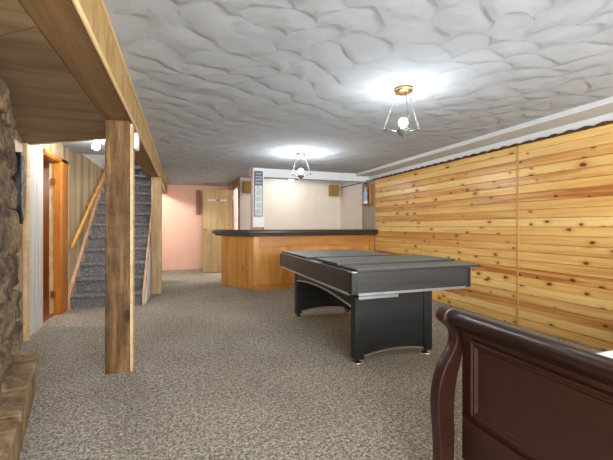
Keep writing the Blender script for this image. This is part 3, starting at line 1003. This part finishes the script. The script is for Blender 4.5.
cu.box(TX0 + 0.17, TX1 - 0.17, TY1 - 0.15, TY1 - 0.11, ZT - 0.05, ZT + 0.002)
cu.build('cushion', M_FELT, pt)
MB().box(TX0 + 0.05, TX1 - 0.05, TY0 + 0.05, TY1 - 0.05, ZT - 0.07, ZT - 0.045).build('cloth_bed', M_FELT, pt)
# legs, arched skirts
LX0, LX1, LY0, LY1 = 1.35, 2.125, 2.60, 4.27
lw = 0.085
for x_, y_, sx, sy in ((LX0, LY0, 1, 1), (LX1, LY0, -1, 1), (LX0, LY1, 1, -1), (LX1, LY1, -1, -1)):
    q = [(x_, y_), (x_ + sx * lw, y_), (x_ + sx * lw, y_ + sy * 0.04), (x_ + sx * 0.04, y_ + sy * 0.04), (x_ + sx * 0.04, y_ + sy * lw), (x_, y_ + sy * lw)]
    lg = MB().prism(q, 'Z', 0.035, ZB - 0.001).build('leg', M_BLACKWOOD, pt, bevel=0.003)
    MB().lathe([(0.055, 0), (0.058, 0.006), (0.045, 0.012), (0.018, 0.016), (0.016, 0.05), (0.0001, 0.05)], (x_ + sx * 0.045, y_ + sy * 0.045, 0), 20).build('foot', M_CHROME, lg)
def arch(u0, u1, zlo, rise, ztop, n=14):
    pts = [(u0, ztop)]
    for i in range(n + 1):
        t = i / n
        pts.append((u0 + (u1 - u0) * t, zlo + rise * (1 - (2 * t - 1) ** 2)))
    pts.append((u1, ztop))
    return pts
def archline(u0, u1, zlo, rise, n=14):
    return [(u0 + (u1 - u0) * i / n, zlo + rise * (1 - (2 * i / n - 1) ** 2)) for i in range(n + 1)]
for y_, in ((LY0 + 0.012,), (LY1 - 0.03,)):
    pn = MB().prism(arch(LX0 + lw + 0.001, LX1 - lw - 0.001, 0.065, 0.032, ZB - 0.001), 'Y', y_, y_ + 0.018).build('end_panel', M_BLACKWOOD, pt)
    ed = MB()
    al = archline(LX0 + lw + 0.002, LX1 - lw - 0.002, 0.061, 0.032)
    ed.prism(al + [(u, w - 0.012) for u, w in al[::-1]], 'Y', y_ - 0.004, y_ + 0.022)
    ed.build('arch_trim', M_SILVER, pn)
for x_ in (LX0 + 0.006, LX1 - 0.026):
    pn = MB().prism(arch(LY0 + lw + 0.001, LY1 - lw - 0.001, 0.475, 0.05, ZB - 0.001), 'X', x_, x_ + 0.02).build('side_skirt', M_BLACKWOOD, pt)
    al = archline(LY0 + lw + 0.002, LY1 - lw - 0.002, 0.472, 0.05)
    ed = MB().prism(al + [(u, w - 0.016) for u, w in al[::-1]], 'X', x_ - 0.005, x_ + 0.024).build('arch_trim', M_SILVER, pn)
MB().prism([(1.30, LY0 - 0.16), (1.66, LY0 - 0.16), (1.76, LY0 - 0.002), (1.38, LY0 - 0.002)], 'Z', 0.572, 0.598).build('apron_plate', M_SILVER, pt, bevel=0.002)  # flat silver slab with slanted ends below the near apron
MB().box(1.42, 1.66, LY0 - 0.12, LY0 - 0.02, 0.599, ZB - 0.001).build('plate_block', M_BLACK, pt)  # black block between the silver slab and the apron

# three loose grey panels lying on the table
def board(label, x0, x1, y0, y1, z0, th=0.018, rot=0.0):
    b = thing('table_panel', label, 'table panel', ((x0 + x1) / 2, (y0 + y1) / 2, z0), 'grey panels on the pool table')
    MB().box(x0, x1, y0, y1, z0, z0 + th).build('core', M_BOARDEDGE, b, bevel=0.001)
    MB().box(x0 + 0.004, x1 - 0.004, y0 + 0.004, y1 - 0.004, z0 + th, z0 + th + 0.002).build('surface', M_BOARD, b)
    b.rotation_euler.z = rot
    return b
ZP = ZT + 0.0085
board('grey panel lying flat on the far end of the pool table', 1.225, 2.29, 3.45, 4.43, ZP)
board('middle grey panel resting on the nearest grey panel', 1.20, 2.40, 2.62, 3.13, ZP + 0.0205)
board('nearest grey panel overhanging the near end of the pool table', 1.235, 2.42, 2.34, 3.06, ZP)

# ------------------------------------------------------------------ bed
bed = thing('sleigh_bed', 'dark cherry sleigh bed whose scrolled footboard fills the near right corner', 'bed', (1.5, 0.45, 0))
BX = 1.10
def scroll_prof(x0, s=1.0, h=1.0):
    """S-curved side profile of a sleigh post, outward is -x (s=1)"""
    out = [(-0.092, 0), (-0.080, 0.10), (-0.080, 0.22), (-0.088, 0.32), (-0.092, 0.40), (-0.083, 0.48), (-0.054, 0.555), (-0.016, 0.61), (0.004, 0.655), (0.000, 0.695), (-0.022, 0.718)]
    cx, cz, r_ = -0.022, 0.762, 0.040
    for a in range(200, -31, -23):
        out.append((cx + r_ * math.cos(R(a)), cz + r_ * math.sin(R(a))))
    inn = [(0.026, 0.72), (0.038, 0.68), (0.040, 0.64), (0.032, 0.58), (0.014, 0.52), (0.0, 0.45), (-0.006, 0.36), (-0.004, 0.24), (-0.010, 0.10), (-0.018, 0)]
    pts = out + inn
    res = []
    n = len(pts)
    for i in range(n):
        p0, p1, p2, p3 = (Vector(pts[(i + q) % n]) for q in (-1, 0, 1, 2))
        if i in (len(pts) - 1,):
            res.append(p1)
            continue
        if i == 0:
            p0 = p1
        if i == n - 2:
            p3 = p2
        for t in (0, 1 / 3, 2 / 3):
            res.append(0.5 * (2 * p1 + (p2 - p0) * t + (2 * p0 - 5 * p1 + 4 * p2 - p3) * t * t + (3 * p1 - p0 - 3 * p2 + p3) * t ** 3))
    return [(x0 + s * u, w * h) for u, w in res]
YL, YR = 1.25, -0.38
for ya, yb in ((YL - 0.055, YL), (YR, YR + 0.055)):
    MB().prism(scroll_prof(BX), 'Y', ya, yb, True).build('foot_post', M_BED, bed, bevel=0.006, seg=3)
rp = MB()
rp.lathe([(0.031, YR + 0.056), (0.031, YL - 0.056)], (BX - 0.012, 0, 0.762), 20, 'Y')
rp.build('top_rail', M_BED, bed)
pf = [(BX - 0.025, 0.735), (BX - 0.005, 0.728), (BX + 0.018, 0.705), (BX + 0.026, 0.67), (BX + 0.026, 0.19), (BX + 0.056, 0.19), (BX + 0.056, 0.70), (BX + 0.04, 0.745), (BX + 0.015, 0.765)]
MB().prism(pf, 'Y', YR + 0.07, YL - 0.062).build('footboard_panel', M_BED, bed, bevel=0.002)
MB().box(BX + 0.012, BX + 0.058, YR + 0.07, YL - 0.075, 0.17, 0.345).build('lower_board', M_BED, bed, bevel=0.004)
fr = MB()
fy0, fy1, fz0, fz1, w1 = -0.28, 1.135, 0.365, 0.685, 0.034
def mould(mb, a, b, inward):
    """moulding strip from a to b (y,z) with an inward direction, stepped profile"""
    a, b, i_ = Vector(a), Vector(b), Vector(inward)
    d = (b - a).normalized()
    steps = [(0.0, 0.0), (0.004, 0.012), (0.012, 0.016), (0.018, 0.010), (0.024, 0.011), (0.034, 0.0)]
    v0, v1 = [], []
    for t, hgt in steps:
        p0 = a + i_ * t + d * t
        p1 = b + i_ * t - d * t
        v0.append((BX + 0.0255 - hgt, p0.x, p0.y))
        v1.append((BX + 0.0255 - hgt, p1.x, p1.y))
    n = len(steps)
    mb.add(v0 + v1, [(k, k + 1, n + k + 1, n + k) for k in range(n - 1)])
mould(fr, (fy0, fz0), (fy1, fz0), (0, 1))
mould(fr, (fy0, fz1), (fy1, fz1), (0, -1))
mould(fr, (fy0, fz0), (fy0, fz1), (1, 0))
mould(fr, (fy1, fz0), (fy1, fz1), (-1, 0))
fr.build('panel_moulding', M_BED, bed)
for ya, yb in ((1.125, 1.155), (YR + 0.08, YR + 0.11)):
    MB().box(BX + 0.06, 3.28, ya, yb, 0.2, 0.36).build('side_rail', M_BED, bed, bevel=0.004)
for ya, yb in ((YL - 0.055, YL), (YR, YR + 0.055)):
    MB().prism(scroll_prof(3.30, -1, 1.45), 'Y', ya, yb, True).build('head_post', M_BED, bed, bevel=0.006)
MB().box(3.265, 3.29, YR + 0.056, YL - 0.056, 0.25, 1.05).build('headboard_panel', M_BED, bed, bevel=0.004)
MB().lathe([(0.035, YR + 0.056), (0.035, YL - 0.056)], (3.315, 0, 1.095), 16, 'Y').build('head_rail', M_BED, bed)
mt = thing('mattress', 'white mattress on the sleigh bed, just its corner showing over the footboard', 'mattress', (2.2, 0.4, 0.34))
MB().box(BX + 0.075, 3.24, YR + 0.12, 1.085, 0.362, 0.575).build('body', M_SHEET, mt, bevel=0.04, seg=4)
ppp = MB()
for zz in (0.395, 0.545):
    x0_, x1_, y0_, y1_ = BX + 0.073, 3.242, YR + 0.118, 1.087
    ppp.tube([(x0_ + 0.03, y0_, zz), (x1_ - 0.03, y0_, zz), (x1_, y0_ + 0.03, zz), (x1_, y1_ - 0.03, zz), (x1_ - 0.03, y1_, zz), (x0_ + 0.03, y1_, zz), (x0_, y1_ - 0.03, zz), (x0_, y0_ + 0.03, zz)], 0.006, 8, closed=True)
ppp.build('piping', M_SHEET, mt)
MB().box(BX + 0.07, 3.25, YR + 0.112, 1.12, 0.335, 0.36).build('slat_base', M_PALEWOOD, bed)

# ------------------------------------------------------------------ hanging lamps
lamp = thing('ceiling_light', 'brass and pewter hanging lamp with a lit bulb nearest on the ceiling', 'ceiling light', (1.635, 2.335, CZ), 'three armed hanging lamps')
lx, ly = 1.635, 2.335
MB().lathe([(0.05, CZ - 0.001), (0.07, CZ - 0.006), (0.072, CZ - 0.022), (0.062, CZ - 0.034), (0.03, CZ - 0.038), (0.0001, CZ - 0.038)], (lx, ly, 0), 28).build('canopy', M_BRASS, lamp)
CUPZ = CZ - 0.335
for k in range(3):
    a = R(8 + 120 * k)
    ca, sa = math.cos(a), math.sin(a)
    tip = Vector((lx + 0.165 * ca, ly + 0.165 * sa, CUPZ + 0.035))
    topp = Vector((lx + 0.056 * ca, ly + 0.056 * sa, CZ - 0.03))
    chn = MB()
    nl = 15
    for i in range(nl):
        p0, p1 = topp.lerp(tip, i / nl), topp.lerp(tip, (i + 1.12) / nl)
        mid_ = (p0 + p1) / 2
        dch = (p1 - p0)
        side = Vector((-sa, ca, 0)) if i % 2 else dch.cross(Vector((-sa, ca, 0))).normalized()
        ringp = [mid_ + dch * 0.5 * math.cos(2 * PI * q / 10) + side * 0.0055 * math.sin(2 * PI * q / 10) for q in range(10)]
        chn.tube(ringp, 0.0018, 5, closed=True)
    chn.build('chain', M_PEWTER, lamp)
    arm = MB().tube([tip, (lx + 0.11 * ca, ly + 0.11 * sa, CUPZ + 0.02), (lx + 0.05 * ca, ly + 0.05 * sa, CUPZ + 0.004)], [0.005, 0.005, 0.006], 8)
    arm.ball(tip, 0.009, 10, 6)
    arm.build('arm', M_PEWTER, lamp)
MB().lathe([(0.0001, CUPZ - 0.065), (0.006, CUPZ - 0.06), (0.005, CUPZ - 0.045), (0.012, CUPZ - 0.04), (0.034, CUPZ - 0.03), (0.05, CUPZ - 0.01), (0.056, CUPZ + 0.008), (0.052, CUPZ + 0.010), (0.03, CUPZ + 0.004), (0.0001, CUPZ + 0.002)], (lx, ly, 0), 28).build('cup', M_CUP, lamp)
MB().lathe([(0.020, CUPZ + 0.003), (0.020, CUPZ + 0.028), (0.0001, CUPZ + 0.028)], (lx, ly, 0), 16).build('socket', M_WPLASTIC, lamp)
MB().ball((lx, ly, CUPZ + 0.066), 0.036).build('bulb', M_BULB, lamp)
lamp2 = dup(lamp, (1.655, 4.92, CZ), 'brass and pewter hanging lamp with a lit bulb nearer the bar', 'three armed hanging lamps')
bb = [c for c in lamp2.children if c.name.startswith('bulb')][0]
bb.data = bb.data.copy()
bb.data.materials[0] = M_BULB2
added_lamp = dup(lamp, (1.615, -0.6, CZ), 'added brass and pewter hanging lamp, unseen behind the viewer', 'three armed hanging lamps')  # added lamp out of view, extends the row to brighten the near end


def bare_bulb(label, x, y, zc, mat, top=CZ, name='bulb_light'):
    t = thing(name, label, 'light', (x, y, top))
    MB().lathe([(0.055, top - 0.001), (0.055, top - 0.012), (0.03, top - 0.026), (0.022, min(top - 0.03, zc + 0.036)), (0.0001, min(top - 0.03, zc + 0.036))], (x, y, 0), 20).build('socket', M_WPLASTIC, t)
    MB().ball((x, y, zc), 0.042).build('bulb', mat, t)
    return t
bare_bulb('bare lit bulb on the ceiling behind the bar header', 2.2, 7.2, CZ - 0.115, M_BULBBAR)
bare_bulb('bare lit bulb on the ceiling before the stairs', -0.985, 4.85, CZ - 0.115, M_BULBHALL)
bare_bulb('added bare fill bulb under the upper steps, hidden behind the stairs', -0.69, 8.42, 2.072, M_BULBSTAIR, 2.178)  # added unseen bulb, brightens the pink wall and passage floor
bare_bulb('added bare fill bulb high above the stairs in the white stairwell', -1.0, 7.0, 4.5, M_BULBUP, 4.70)  # added bulb out of view, brightens the stairwell and treads
bare_bulb('added fill bulb inside the orange wooden side room', -2.6, 5.2, 1.98, M_BULBROOM, 2.10)  # added unseen bulb, brightens the side room
bare_bulb('added fill bulb inside the white store room off the passage', 2.2, 8.8, CZ - 0.115, M_BULBSTORE)  # added unseen bulb, sends light out through the passage doorway
